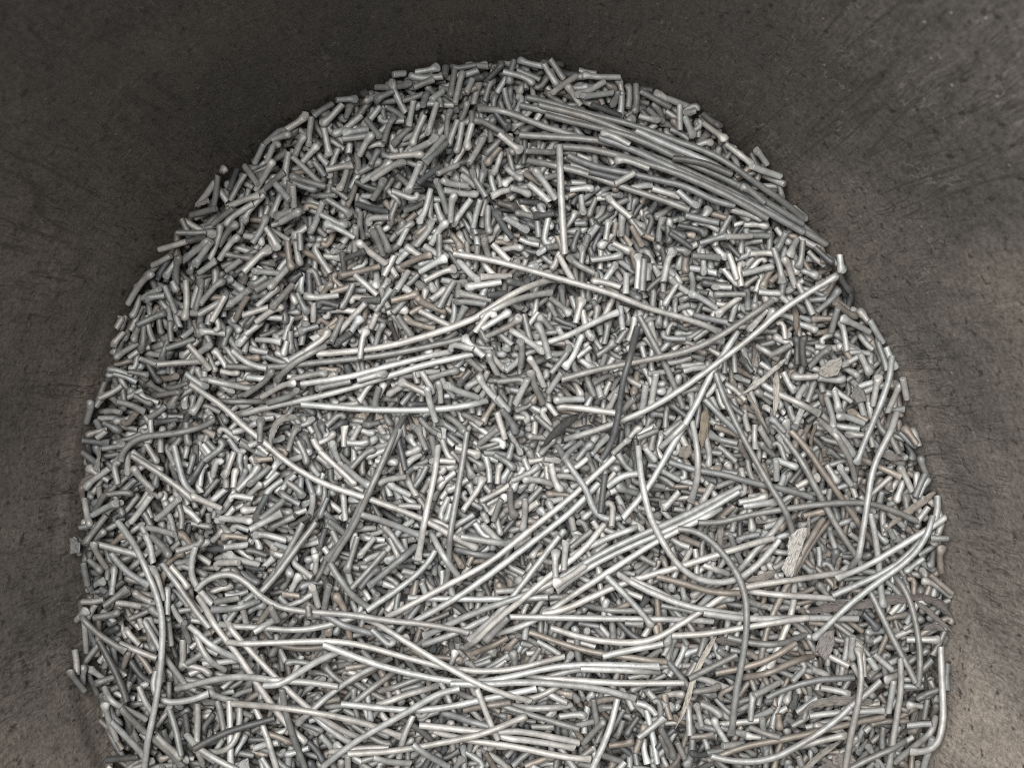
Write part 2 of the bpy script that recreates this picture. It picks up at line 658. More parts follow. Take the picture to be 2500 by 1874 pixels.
STUBS = """
10 1530,65,1750,95lk 1770,150,1480,120lk 1800,150,1808,80mk 1885,110,1845,330mk 1890,400,1960,130wk 2040,170,1990,290l 1190,250,1490,200mr 1440,460,1330,200wr 1530,270,1690,190m 1450,155,1360,185w 1600,320,1420,370m 1780,300,1680,360w 1610,440,1640,300mr 1750,350,1770,470m 1040,250,1100,300d 770,320,640,520m 850,370,1020,370lk 1200,320,1080,380lk 1330,290,1170,380mr 400,670,580,470wr 595,510,590,790wr 720,620,760,860wk 890,430,690,590lk 910,520,960,420mr 1040,500,790,670wk 1110,630,880,650lk 890,720,1110,690l 1090,530,1220,710mr 1260,750,1350,510mr 1500,620,1330,760mr 1520,390,1480,600w 1620,540,1510,790wk 1740,440,1640,690lr 1810,710,1850,470mr 1910,550,1830,780lk 1950,570,1900,840lk 2040,590,2010,830wk 1490,860,1730,690lr 1330,910,1620,905wk 1790,730,1640,960l 1820,790,1650,990m 2020,940,2140,700lr 1040,860,1150,660wk 180,690,380,650lh 280,740,450,710lk 240,940,310,780wh 100,930,200,790l 470,880,540,680lk 520,930,680,790wk 390,830,390,1150lr 450,890,680,1110w 140,1190,310,950wk 210,1170,360,1020m 130,1120,20,970l 730,1150,440,1060mk 930,920,850,1170wr 720,1040,640,930m 460,1140,660,1180mk 440,1130,420,1340m 500,1190,490,1350l 310,1140,410,1260l 0,1260,200,1200l 200,1230,0,1460lr 710,1290,580,1550wr 760,1270,960,1400mk 680,1380,920,1480lk 990,1600,740,1480lk 470,1390,290,1420lk 380,1490,560,1400lk 100,1650,200,1400lk 200,1510,320,1640l 550,1500,430,1590wr 1060,1090,1340,960lk 1160,1090,1470,980lr 1030,1010,1230,910mk 740,990,960,940l 1130,940,1210,820mk 1600,1000,1480,1250wr 1580,1150,1750,1010d 1750,1060,1910,950l 1170,1270,1280,1110mr 1000,1290,1290,1370d 1350,1220,1560,1300lh 1670,1170,1560,1470wr 1820,1380,1730,1120mr 1950,1040,2070,1140w 2000,1160,1780,1110lk 1800,1180,2090,1210wk 2160,1230,2040,1010mr 2030,1270,1870,1500wr 1850,1450,1900,1240lk 2110,1260,2050,1500l 1370,1300,1320,1490mr 1290,1410,1130,1440lh 1460,1520,1390,1658l 1540,1658,1680,1440lr 1680,1658,1820,1460wk 1180,1480,1250,1658m
11 940,600,1080,380w 1040,600,1130,350m 1170,520,1300,300m 830,660,1070,620m 1160,430,1240,270d 1180,330,1170,240lk 1170,570,1420,480w 1490,490,1290,720lr 1370,560,1130,750wk 1190,600,1020,740m 770,670,1030,820wr 790,700,810,860mk 730,830,940,810m 720,940,950,860dr 590,960,760,880w 1110,940,1250,740mk 1030,1060,1090,750lk 1090,1060,1270,860wk 1170,1020,1390,1040mk 780,1080,1000,890wk 1160,1150,1260,1060w 930,1180,1060,1080w 1000,900,900,1130lr 620,1050,520,1230d 510,1110,620,1020l 690,1060,620,1230lr 700,1270,740,1030mk 320,1460,490,1180wk 390,1400,530,1320w 600,1380,430,1420lr 670,1520,600,1300l 650,1250,740,1350lk 780,1250,800,1600wk 860,1500,950,1240mr 920,1450,1120,1240lk 1310,1170,1550,960wr 1620,1180,1370,1160wr 1500,1210,1350,1290mr 1400,1330,1560,1240m 1440,1470,1620,1310lk 1340,1330,1130,1460wr 910,1550,1100,1420l 1010,1600,1130,1390w 1330,1560,1530,1490l 1400,1610,1670,1490wk 1740,1290,1550,1490mr 1690,1130,1510,1310lk 1370,960,1480,660wk 1480,770,1610,980wk 1690,900,1740,1150bk 1760,900,1800,1100lk 2060,1170,1920,950lh 1800,970,1790,830m 1870,790,1700,850lr 2150,1380,1830,1370lk 1760,1350,1880,1530mk 2100,1480,1960,1490dh 1920,1450,1910,1600l 1240,1590,1330,1390b 340,1640,590,1530mk 180,1640,240,1560lh
12 900,410,820,610lr 960,600,1120,330lr 1110,570,1260,350wk 1195,690,1200,480m 870,750,1120,640bk 1030,800,1260,680wk 700,830,790,650w 710,720,480,540wk 690,640,590,420mr 640,380,740,620mk 340,780,320,620d 370,690,530,620d 660,750,310,830bk 820,960,910,790l 640,1000,450,830l 640,1150,770,960m 510,1050,660,1050d 780,1060,1010,990bk 1240,1150,990,1020bk 1150,1300,880,1200bk 1290,1280,1030,1150l 820,1190,950,1370mk 300,1330,530,1080w 350,1450,500,1200lk 650,1180,580,1290w 610,1530,710,1260mk 0,1500,210,1310lk 400,1340,260,1440dr 230,1420,330,1210m 310,1010,0,1010lk 430,910,310,1120mk 290,1100,120,1050dh 1070,880,1340,770lk 1120,1040,1260,950lk 1190,1110,1320,890m 1370,700,1560,890wr 1820,840,1570,850w 1740,900,1440,950wk 1650,1050,1350,990mr 1610,1090,1330,1070mr 1340,1280,1430,1120m 1940,930,1800,880dk 1630,1000,1790,1000d 1840,480,1710,260dr 1780,310,1990,430lr 1630,210,1650,450mk 1570,170,1490,400w 2211,290,2040,290dk 2070,350,2080,480m 1630,650,1600,500mr 1670,550,1810,690w
3 390,1270,210,1190lk 740,1300,520,1210lr 890,1340,745,1150wk 870,1300,950,1390lk 420,1170,610,1120mk 1180,1220,1080,1030wk 1170,1330,1090,1120mk 990,1340,1070,1180w 1430,890,1310,1100wr 1230,1130,1350,950mr 1210,1260,1290,1140l 1650,1400,1270,1360wk 1440,1310,1250,1320lk 900,1380,990,1540mk 870,1400,920,1570w 510,1410,650,1540mk 640,1410,760,1480m 750,1610,870,1510m 170,1520,230,1650d 1810,1570,1940,1520m 1860,1220,1830,1400l 1930,1140,1890,1370wk 1440,730,1510,910wr 1390,800,1440,640wr 1230,640,1350,750mk 1280,360,1370,520w 1510,470,1340,350mr 1560,560,1670,400lr 1790,580,1800,350wr 1850,380,1830,590m 1970,530,2050,310wr 1730,480,1730,600w 1500,380,1700,350lk 1690,560,1500,520lk
1 430,150,400,300mk 620,190,460,150lk 630,170,720,310wk 670,160,760,270l 690,390,840,260w 870,460,780,330wk 450,220,600,270m 1130,265,890,235wk 1030,300,840,380wr 1080,380,870,410lr 1245,300,1240,480mk 1285,330,1270,510mk 1270,530,1410,540lr 1470,460,1280,350m 950,460,1140,510d 1520,480,1530,620w 1570,530,1620,680lk 1600,520,1640,640mk 1690,520,1800,600dr 1690,590,1840,690wk 1820,740,2010,850w 2010,870,2190,920w 360,240,560,320lk 260,260,350,180dk 350,630,160,560mk 330,660,480,770wk 510,760,690,765m 810,1010,960,1010wk 1210,1195,1050,1060wr 700,1080,560,900wk 530,970,660,1100w 880,1050,900,1180lr 1220,1000,1350,980l 1360,1010,1530,1060w 1470,1090,1590,1130wr 1520,1030,1660,1130lr 1890,1150,2090,1210wk 1570,1195,1790,1240m
4 580,470,780,420wk 540,500,490,340w 290,270,470,220mk 480,225,630,220w 150,150,320,220dk 90,200,230,290d 240,355,410,370m 400,700,220,600lr 560,630,400,750wr 580,615,390,610mk 670,600,830,600w 790,300,850,530lr 930,550,840,370wk 740,710,600,850wr 690,850,770,710lk 260,750,450,800m 970,260,950,430mk 940,240,880,360lk 1050,300,1180,400dk 1190,350,1230,470wk 1190,490,1290,590dk 960,540,1040,740l 1070,720,1190,580mk 1180,670,1330,760bk 1190,710,1150,860m 1245,985,1215,790wk 1420,860,1230,770lk 1410,790,1540,890l 945,1070,940,890dk 990,1080,990,890dk 1040,1090,1160,970mr 1380,1010,1210,1090lr 1090,1155,910,1155lk 1090,1170,1260,1170wk 1370,1010,1430,1140wk 1480,930,1510,1110m 1450,1350,1470,1150lr 1560,1390,1620,1180lk 1640,1140,1730,1250w 1390,1470,1190,1425wk 1170,1480,1360,1510l 1130,1300,1130,1500lk 1400,1500,1440,1620l 870,1530,760,1430mk 1530,940,1640,1060wk
13 340,250,430,190w 480,520,240,700wk 530,660,520,470lh 620,370,620,580lr 690,370,960,530wk 840,710,660,510lk 1290,450,1160,660dk 1310,450,1510,310mh 1570,380,1480,600lr 1590,720,1800,490lk 1890,510,1700,670mr 240,800,320,1020wk 450,750,680,750mk 430,760,360,900m 330,930,560,820lr 670,990,830,770w 890,970,1090,790l 440,940,250,1200mr 390,1170,780,1310w 430,1400,320,1180lk 1450,970,1740,990wk 1880,760,1790,980dr 2030,800,1870,940m 1780,1030,2010,910w 2110,950,1880,1050mr 2030,1160,1740,1120lr 800,1050,1050,1100l 850,1120,1010,1300mk 890,1340,770,1110wk 1100,1240,1300,1180mh 1500,1220,1690,1200w 1780,1380,1520,1270wr 1620,1350,1440,1340wh 1000,1400,1180,1580wk 490,1640,490,1400lk 240,1360,260,1560m
5 260,625,450,570mk 870,800,860,650mr 730,610,730,430lk 410,520,570,540w 350,530,480,430m 1240,520,1290,690lk 430,800,660,900l 840,950,1030,1010lk 860,940,980,860m 1210,1190,1010,1110lk 700,510,640,280lr 480,640,600,590m
6 1250,470,1420,370lk 1130,300,1260,400mk 1520,500,1320,470wk 1500,350,1570,530wk 920,660,1050,450wk 1040,610,1220,510l 1330,590,1310,800wk 1230,530,1270,720mk 1050,760,1180,900wk 1120,740,1170,600m 520,450,350,490lk 480,130,530,400d 170,390,330,260mk 210,850,140,1080mr 390,950,140,1220m 230,1190,360,1060dk 520,940,390,770mk 120,560,130,730w 1960,640,2030,740mr 1770,810,1640,920m
8 1310,760,1320,920lk 1160,890,1290,960w 1660,765,1880,770lk 1670,1000,1490,1020lk 1100,1100,1280,1130lr 930,1250,1070,1170l 1090,1220,1190,1150l 640,1290,770,1260l 450,1350,690,1310w 610,1290,640,1120lk 660,1150,810,1060l 210,1390,200,1200lk 460,1450,370,1280wk 20,1400,90,1560m 440,1475,580,1480l 80,930,200,1070m 250,1130,420,1080mr 890,1030,1000,960lh 1040,970,1160,1020lh 1420,900,1480,980l 1450,870,1550,960l 1640,1310,1800,1310l 700,1300,710,1470l
7 530,220,340,150mr 430,290,280,260mr 310,130,350,380lk 390,110,550,170b 1400,170,1240,160lr 790,330,930,380lk 780,330,790,460l 1160,130,1270,300wk 1130,370,1220,490lk 1310,500,1200,360lr 540,610,740,570lk 1570,450,1430,580l 1710,540,1630,380lk 1770,580,1870,430lk 1730,580,1800,430m 1970,1230,1760,1130lk 1990,1200,1840,1100b 1950,830,1820,850m 1900,1080,1890,900bk 680,830,520,870mr 470,820,560,1010m
9 1540,1350,1720,1320lk 1680,1370,1650,1180m 1590,1480,1720,1310mk 1950,1420,2120,1300l 2090,1350,2180,1560mk 1760,1480,1910,1440bk 1430,1300,1600,1290lk 1240,1350,1380,1370m 1430,1500,1540,1640l 930,1560,1010,1680b
"""
TOPSTUBS = """
12 490,1570,550,1310wk 1530,1340,1650,1150wh 1590,1310,1830,1180wk 1620,1360,1920,1190wr 1590,1550,1410,1370wr 1490,1480,1300,1440lh 1840,1320,2130,1520wr 2170,1570,2060,1270lk 1920,1640,1910,1400mr
3 460,1450,400,1230wk 30,1020,110,830lk
1 1105,980,1225,915l 1200,710,1010,640wk 1320,880,1100,830lk 2110,1090,1950,990mk
2 1120,730,1300,560mk 1440,620,1660,580mr 1240,740,1460,650wk 1280,780,1490,690mr 1820,640,1600,690mr 1870,630,2060,580lr 1220,1040,1250,880mk 950,1480,790,1390wk
13 1230,750,1440,900wk
5 1430,560,1480,640m 1700,600,1690,540m
6 1540,1170,1540,930wk 1590,1070,1600,870l 1730,1050,1520,1160wk 1900,760,1910,610wh 1865,440,1835,680d 300,1470,430,1580mh
8 1290,960,1160,890w
"""
RODS = """
3 m 640,900;450,945;250,990;0,1030;-435,1073;-685,1098;-965,1088
3 w -345,1008;-35,983;200,945;400,890;600,825;760,760;850,690;1000,600;1180,520;1260,495
3 l 760,780;850,720;1000,650;1150,605;1240,590
3 w 550,990;450,1010;250,1060;0,1125;-135,1163;-455,1208
3 w 1000,960;1250,920;1450,830;1600,755;1690,720
3 l 700,1010;560,1040;350,1090;0,1200;-335,1293;-635,1353;-945,1433
3 w -435,1343;-100,1370;150,1382;420,1380;650,1355;800,1320
2 m 880,765;1050,775;1250,770
2 l 860,630;1130,690
2 l 540,525;850,500
2 w 1010,430;1130,530;1250,550
2 m 1640,400;1450,500;1350,580;1280,640 k
2 l 620,1070;660,1200;700,1330;760,1410
2 m 2150,960;2050,1160;1950,1350;1870,1500;1790,1670;1640,1850
2 w 720,390;800,480;850,560
2 w 740,655;870,740;1000,830;1100,930;1250,1040;1400,1170;1600,1290;1750,1350;1950,1410;2258,1530;2408,1610;2558,1705;2678,1764 k
2 m 875,900;800,950;650,985;500,1000;400,1010;310,1060;270,1120;260,1175
2 l 350,1135;560,1270;700,1380;770,1440 k
2 w 1600,1110;1700,1200;1850,1340 k
2 l 1770,1210;1880,1290;1970,1340 k
1 l 195,465;400,510;620,590;850,650;1000,690
1 m 465,655;700,670;950,690;1150,740;1400,820;1600,900;1800,990;2000,1080;2211,1195
1 m 470,440;700,500;900,570;1100,640;1300,715;1500,800;1700,890;1900,980;2100,1120;2211,1190;2442,1321;2542,1366
1 m 510,375;640,405;860,480;1100,545;1300,610;1500,690;1720,770;1860,850;2000,950;2190,1060;2400,1190
1 m 600,430;900,510;1100,590;1300,680;1480,760;1700,850
1 m 520,810;700,860;900,910;1050,970;1250,1040;1450,1110;1590,1165
1 m 790,770;900,830;1050,880;1250,920;1450,970;1560,990;1750,1090;1900,1130
1 m 640,480;800,530;1050,600;1250,665;1450,755;1650,845;1850,925;2050,1030;2211,1120;2400,1225
1 m 1000,640;1250,735;1500,845;1750,950;2000,1060;2211,1165;2420,1275
1 l 1250,600;1500,712;1720,800;1900,900
1 m 700,690;950,715;1200,790;1450,865;1700,965;1950,1085;2150,1195
1 d 1500,790;1700,820;1900,900
1 d 935,885;1150,935
1 l 735,705;738,900;750,1150;770,1440
3 l 575,345;850,390;1150,470;1400,540;1650,610;1850,690;2050,745;2211,790;2385,855
3 m 1820,750;1900,900;2000,1080;2080,1250;2130,1370
7 m 90,350;250,400;450,430;650,490;850,530;1060,590
7 l 1090,80;1200,230;1290,350;1340,470
7 b 1370,310;1500,380;1650,450
7 b 1240,740;1100,880;980,1050;880,1200;800,1330;730,1500;695,1690
7 b 1160,740;1000,950;920,1110
7 l 880,720;750,870;650,960;560,1090
8 w 960,430;900,640;850,750;750,970
8 m 1030,775;850,810;650,810;480,770
8 b 1080,920;950,910;800,970;590,1050
8 b 960,820;700,960;420,1040
6 m 490,60;420,230;340,430;250,630;150,830;50,970;-30,1120
6 m 940,150;910,350;870,600;830,850;820,1050;790,1200
6 l 240,690;380,740;610,855
6 l 900,850;1150,895;1250,915
6 m 860,940;1115,990
6 l 690,820;770,940;880,1110
5 m 1820,270;1900,400;2000,530;2090,600
5 l 1080,680;1300,690;1600,720;1800,690;2050,620
5 b 1390,790;1550,840;1700,850;1850,830
9 l 405,505;900,510;1350,490
9 l 1000,490;1200,470;1390,455 k
9 l 590,190;520,300;350,440;130,590
9 m 460,160;300,290;140,430
9 b 0,960;250,920
9 b 0,1080;250,960
9 m 30,1210;200,1080;370,980
9 m 550,1020;400,1070;220,1135
9 l 950,640;700,750;500,830
9 b 830,900;950,840;1080,770
9 b 1220,740;1450,810;1650,860;1900,890;2140,920
9 m 1610,575;1850,590;2060,590 k
9 l 1100,1250;1300,1250;1510,1245
9 m 980,1210;1300,1300;1560,1380
9 m 640,1290;780,1310;950,1350
9 b 1330,1130;1420,1140;1510,1160
9 m 700,1150;850,1200;1090,1210
9 l 200,1220;400,1150;600,1120
9 l 1280,1100;1400,1170;1475,1200
9 b 780,1280;900,1240;1090,1220
9 l 1130,1220;1300,1180;1480,1080
5 m 100,550;180,640;300,760;450,860
5 d 265,790;350,940;430,1100;460,1200
5 l 275,1130;400,1240;530,1370
5 l 375,1310;480,1450;570,1590
5 d 300,1605;540,1565
5 m 450,1210;550,1350;700,1520;800,1665
5 l 350,200;440,330;580,430
5 l 560,670;680,850;760,1000;830,1120
5 l 670,280;780,410;900,580;1010,710
5 w 900,740;980,900;1080,1020
5 w 890,680;1000,760;1180,900;1280,980
5 w 930,150;890,280;900,400;1020,550
5 m 1010,590;1200,570;1330,530
5 m 1020,550;1200,510
5 m 1640,0;1550,170;1450,340
5 m 1720,0;1570,200;1440,380;1330,490
5 w 530,1100;580,1220;640,1330
5 l 620,1020;600,1110;640,1200;750,1220;900,1190;1000,1150
5 l 700,1380;800,1500;850,1560 k
5 l 900,1240;930,1400;960,1620
5 m 1040,1220;1090,1340;1120,1450
5 w 1130,1200;1150,1440;1160,1620
5 w 1300,1260;1380,1420;1450,1665
5 l 1190,1240;1210,1400;1190,1470;1100,1540;1000,1550
5 m 730,1260;790,1400;830,1550
5 w 1130,610;1290,800;1400,920;1550,1080;1700,1220;1850,1350;2050,1480
5 w 910,510;1050,680;1180,850;1270,990;1400,1200;1540,1390;1650,1500 k
5 l 1700,1270;1850,1400;2050,1530
5 w 820,1460;1000,1560;1200,1650
5 d 910,1510;1100,1410;1300,1350;1450,1310
5 w 1800,1570;2000,1530;2211,1520
5 l 2211,950;1950,1060;1750,1200;1590,1360 k
5 l 1300,740;1390,690;1480,650
5 w 350,0;480,130;570,260;650,440;700,620;700,820;680,1050;640,1280;590,1500;560,1665
5 l 770,1130;1000,1050;1250,1000;1500,1010;1700,1030;1890,1070
5 w 1420,1035;1530,1030;1650,950;1800,880;1940,840
5 m 1520,1080;1540,1280;1590,1480;1640,1665
6 w 740,250;730,400;690,600;650,800;610,1010
6 l 1560,850;1450,990;1300,1180;1150,1360;950,1560
6 l 2781,515;2600,600;2400,700;2211,780;2000,870;1800,970;1600,1090;1400,1200;1150,1290;900,1400;640,1540
6 w 2771,545;2500,700;2211,835;2000,925;1750,1050;1540,1200
6 l 2140,765;1950,830;1750,930;1640,990
6 w 2646,660;2450,750;2211,870;2000,1000;1800,1130;1600,1270;1450,1380;1300,1460;1100,1530
6 w 1870,770;1700,960;1500,1100;1300,1270;1150,1400;1000,1560;930,1640
6 w 3011,865;2811,910;2611,970;2411,1035;2211,1095;2000,1160;1800,1245;1600,1340;1450,1375
6 w 1825,490;1650,670;1500,790;1300,940;1100,1090;900,1230;700,1350;560,1430
6 w 1930,310;1800,430;1650,570;1500,690;1300,850;1100,1010;900,1120;600,1280;400,1390
6 l 1560,260;1650,410;1740,520;1790,680;1860,745;1980,720
6 l 1890,520;1990,440;2090,430
9 w 1090,625;1500,630;2211,645;2463,668
9 l 1740,360;1870,490;1990,620;2055,710 k
9 m 1080,610;1000,700;920,790 k
9 m 1860,660;1980,670
9 w 1900,380;2100,470;2240,560
9 w 1720,910;1900,860;2120,810
9 l 1340,1050;1500,1000;1610,985
9 w 1370,730;1600,785;1850,800;2040,775;2200,690;2370,590;2520,490;2640,440;2800,410;3070,380;3365,360
9 w -765,765;-400,762;-85,760;150,800;400,880;700,960;950,985;1150,970;1300,935;1460,905
9 w -135,780;70,860;250,925;500,990;750,1035;950,1030;1150,990;1400,940;1700,930;2085,945
9 m -195,620;0,720;150,760;330,830
9 w 1560,960;1800,970;1950,980;2100,1020
9 w 1200,1045;1480,1055;1800,1075;2263,1075
9 w 700,1050;920,1055;1200,1050;1500,1085;1750,1130;1940,1200
9 w 1940,1205;2020,1225;2070,1280
9 w -790,1225;-435,1215;-235,1240;-35,1290;200,1370;360,1450
9 w -55,1235;250,1260;450,1270;700,1240;950,1180;1270,1110
9 w -175,1665;0,1510;200,1380;450,1230;600,1130;760,1085
9 l 440,1300;370,1450;340,1600
9 w 480,1365;900,1380;1150,1390;1350,1440;1560,1500
9 w 1000,1420;1250,1460;1530,1530
9 w 580,1425;800,1450;1100,1490;1400,1555;1635,1590
9 w 870,1110;930,1270;1010,1460
9 w 0,1560;300,1530;600,1470;850,1410;1050,1340;1210,1295 k
9 l 180,1560;300,1610;420,1640
9 l 450,1460;560,1550;680,1650
9 w 1820,1200;1760,1400;1640,1665
9 w 100,690;200,710;400,820;600,930;800,1030;1000,1120;1230,1210
5 l 940,440;1000,370;1130,325;1230,345;1320,430;1420,520;1530,565;1700,590;1950,615;2211,660;2450,690;2640,730;2745,760
4 w 560,850;480,980;380,1130;280,1330;180,1500;60,1700;-60,1900;-231,2102
4 w 200,1480;50,1640
4 m 780,650;600,770;400,900;200,990;0,1035;-235,1080;-435,1120;-640,1180
4 l 690,950;830,1040
4 l -595,1590;-335,1500;-35,1370;200,1220;400,1070;560,950;680,850;750,780;850,700;1000,600;1185,490 k
4 m 330,1310;450,1440;560,1540
4 l 820,1270;980,1350;1110,1410
3 d 1810,830;1760,1000;1700,1200;1680,1400;1640,1600;1574,1712
7 l 250,80;270,250;280,450;250,630
7 w -250,1110;-100,1190;0,1235;200,1310;400,1350;600,1390
7 b 0,1110;200,1160;350,1210;550,1220
7 w 300,1340;600,1385;900,1390;1150,1400;1380,1415
7 w 100,1500;300,1490;600,1440;850,1400;1010,1385
7 l 320,1040;500,1110
7 w 610,1220;900,1240;1210,1275
7 m 870,190;960,330;1060,520;1150,680;1250,850;1330,960;1390,1070
7 b 900,140;1010,260;1110,410;1240,590;1350,740;1450,870;1550,990
7 l 1590,-370;1530,-150;1470,20;1400,200;1340,370 k
7 m 270,745;400,750;600,700;900,650;1150,620;1400,620;1580,670;1760,750
7 l 610,660;850,630
7 l 1630,20;1530,200;1440,380;1400,600;1370,800;1330,1070
7 m 400,-252;440,-120;490,0;560,150;650,320;760,520;870,700;920,850;965,980
7 l 1410,680;1450,850;1480,1020;1500,1200;1530,1330 k
8 m 1610,330;1690,450;1740,620;1765,800;1765,950;1750,1090
8 m 1470,480;1520,600;1600,780;1700,980;1740,1070
7 l 1920,560;1860,700;1800,800;1700,930;1600,1020;1400,1140;1190,1250
7 w 1960,720;1800,820;1600,950;1400,1080;1260,1160
7 w 1830,700;1750,890;1650,1010;1450,1170;1250,1350;1070,1560 k
7 w -111,250;-105,450;-60,680;0,810;80,950;200,1090;350,1150;520,1150;650,1080;770,970;850,880
8 m 150,40;280,55;420,170;510,290;570,400;600,530;595,750;570,950;535,1150;515,1440
8 m 765,1200;900,1120;1100,1060;1340,1050
8 b 1560,1330;1300,1370;1100,1410;900,1460;600,1520;360,1620
8 l 1060,1330;1300,1300;1570,1290
8 l 1500,1050;1360,1190;1250,1270
8 m 230,1060;380,970;540,880
8 l 1590,1050;1560,1280
8 l 1640,1300;1600,1500
8 l 1300,1230;1180,1340;1000,1460;850,1550;700,1600;500,1600;370,1570
8 l 1850,1280;1750,1430;1610,1620
8 l 1810,1400;1780,1665
8 m 640,1390;830,1440
8 l 1290,1665;1320,1420;1360,1200;1385,1000;1370,840 k
8 l 1630,900;1640,1100;1610,1350;1570,1665
8 m 1700,1490;1550,1540;1420,1600;1320,1660
8 w 1900,820;1895,1050;1890,1300;1840,1460;1780,1510;1690,1520
"""


TRACED = []


def add_stubs(text):
    for line in text.strip().split('\n'):
        parts = line.split()
        tile = int(parts[0])
        for tok in parts[1:]:
            a = tok.split(',')
            last = a[3]
            num = ''.join(c for c in last if c.isdigit())
            fl = last[len(num):]
            tone, e1 = fl[0], (fl[1] if len(fl) > 1 else 'c')
            x1, y1 = to_ground(tile, float(a[0]), float(a[1]))
            x2, y2 = to_ground(tile, float(a[2]), float(num))
            d = np.array([x2 - x1, y2 - y1])
            L = np.linalg.norm(d)
            u = d / max(L, 1e-6)
            # traced ends are at the outline's middle; knobs reach a little further
            p0 = np.array([x1, y1]) - u * 2
            p1 = np.array([x2, y2]) + u * (3 if e1 in 'kr' else 2)
            c = (p0 + p1) / 2
            L = np.linalg.norm(p1 - p0)
            for _ in range(40):
                if inside(p0[0], p0[1], 11) and inside(p1[0], p1[1], 11):
                    break
                sh = (np.array([EX, EY]) - c) * .004
                p0, p1, c = p0 + sh, p1 + sh, c + sh
            bend = random.uniform(-.16, .16) * L
            if e1 in 'kr':
                pts = [p0, c + u * L * .12 - np.array([-u[1], u[0]]) * bend * .5, p1]
            else:
                pts = stub_shape(c[0], c[1], math.atan2(u[1], u[0]), L, e1, bend if e1 == 'h' else bend * .3)
            if any(np.hypot(*(p0 - q0)) < 17 and np.hypot(*(p1 - q1)) < 17 or np.hypot(*(p0 - q1)) < 17 and np.hypot(*(p1 - q0)) < 17 for q0, q1 in TRACED):
                continue
            TRACED.append((p0, p1))
            pts = [np.array(pull_in(q[0], q[1])) for q in pts]
            it = make_item(pts, 'stub', tone, 'c', e1, r=random.uniform(7.1, 8.0), traced=True)
            settle_stub(it, len(ITEMS), 2.0)
            ITEMS.append(it)


def soften(pts):
    '''a stiff rod has no sharp kinks: smooth the traced line but keep its ends'''
    P, s_, L = resample(pts, 6.0)
    n = min(4, (len(P) - 1) // 4)
    for _ in range(1):
        for w in range(n, 0, -1):
            Q = P.copy()
            Q[w:-w] = (P[:-2 * w] + 2 * P[w:-w] + P[2 * w:]) / 4
            P = Q
    return P[::3] if (len(P) - 1) % 3 == 0 else np.vstack([P[::3], P[-1]])


def add_rods(text):
    for line in text.strip().split('\n'):
        p = line.split()
        tile, tone = int(p[0]), p[1]
        raw = np.array([list(map(float, q.split(','))) for q in p[2].split(';')])
        ox, oy, sc = TILES[tile]
        G = np.stack([ox + raw[:, 0] / sc - 1250, 937 - (oy + raw[:, 1] / sc)], 1)
        D_, _, _ = resample(G, 12.0)
        ii = np.clip(((D_[:, 0] - GX0) / CELL).astype(int), 0, NX - 1)
        jj = np.clip(((D_[:, 1] - GY0) / CELL).astype(int), 0, NY - 1)
        zz = max(-25.0, float(np.percentile(HM[ii, jj], 70)) + 10)
        pts = [pull_in(*(q * (CAM_H - zz) / CAM_H)) for q in G]
        pts = soften(pts)
        it = make_item(pts, 'rod', tone, 'c', p[3] if len(p) > 3 else 'c', r=random.uniform(7.3, 7.9) + (.5 if tile == 1 else 0), traced=True)
        settle_rod(it, len(ITEMS))
        ITEMS.append(it)


add_stubs(STUBS)

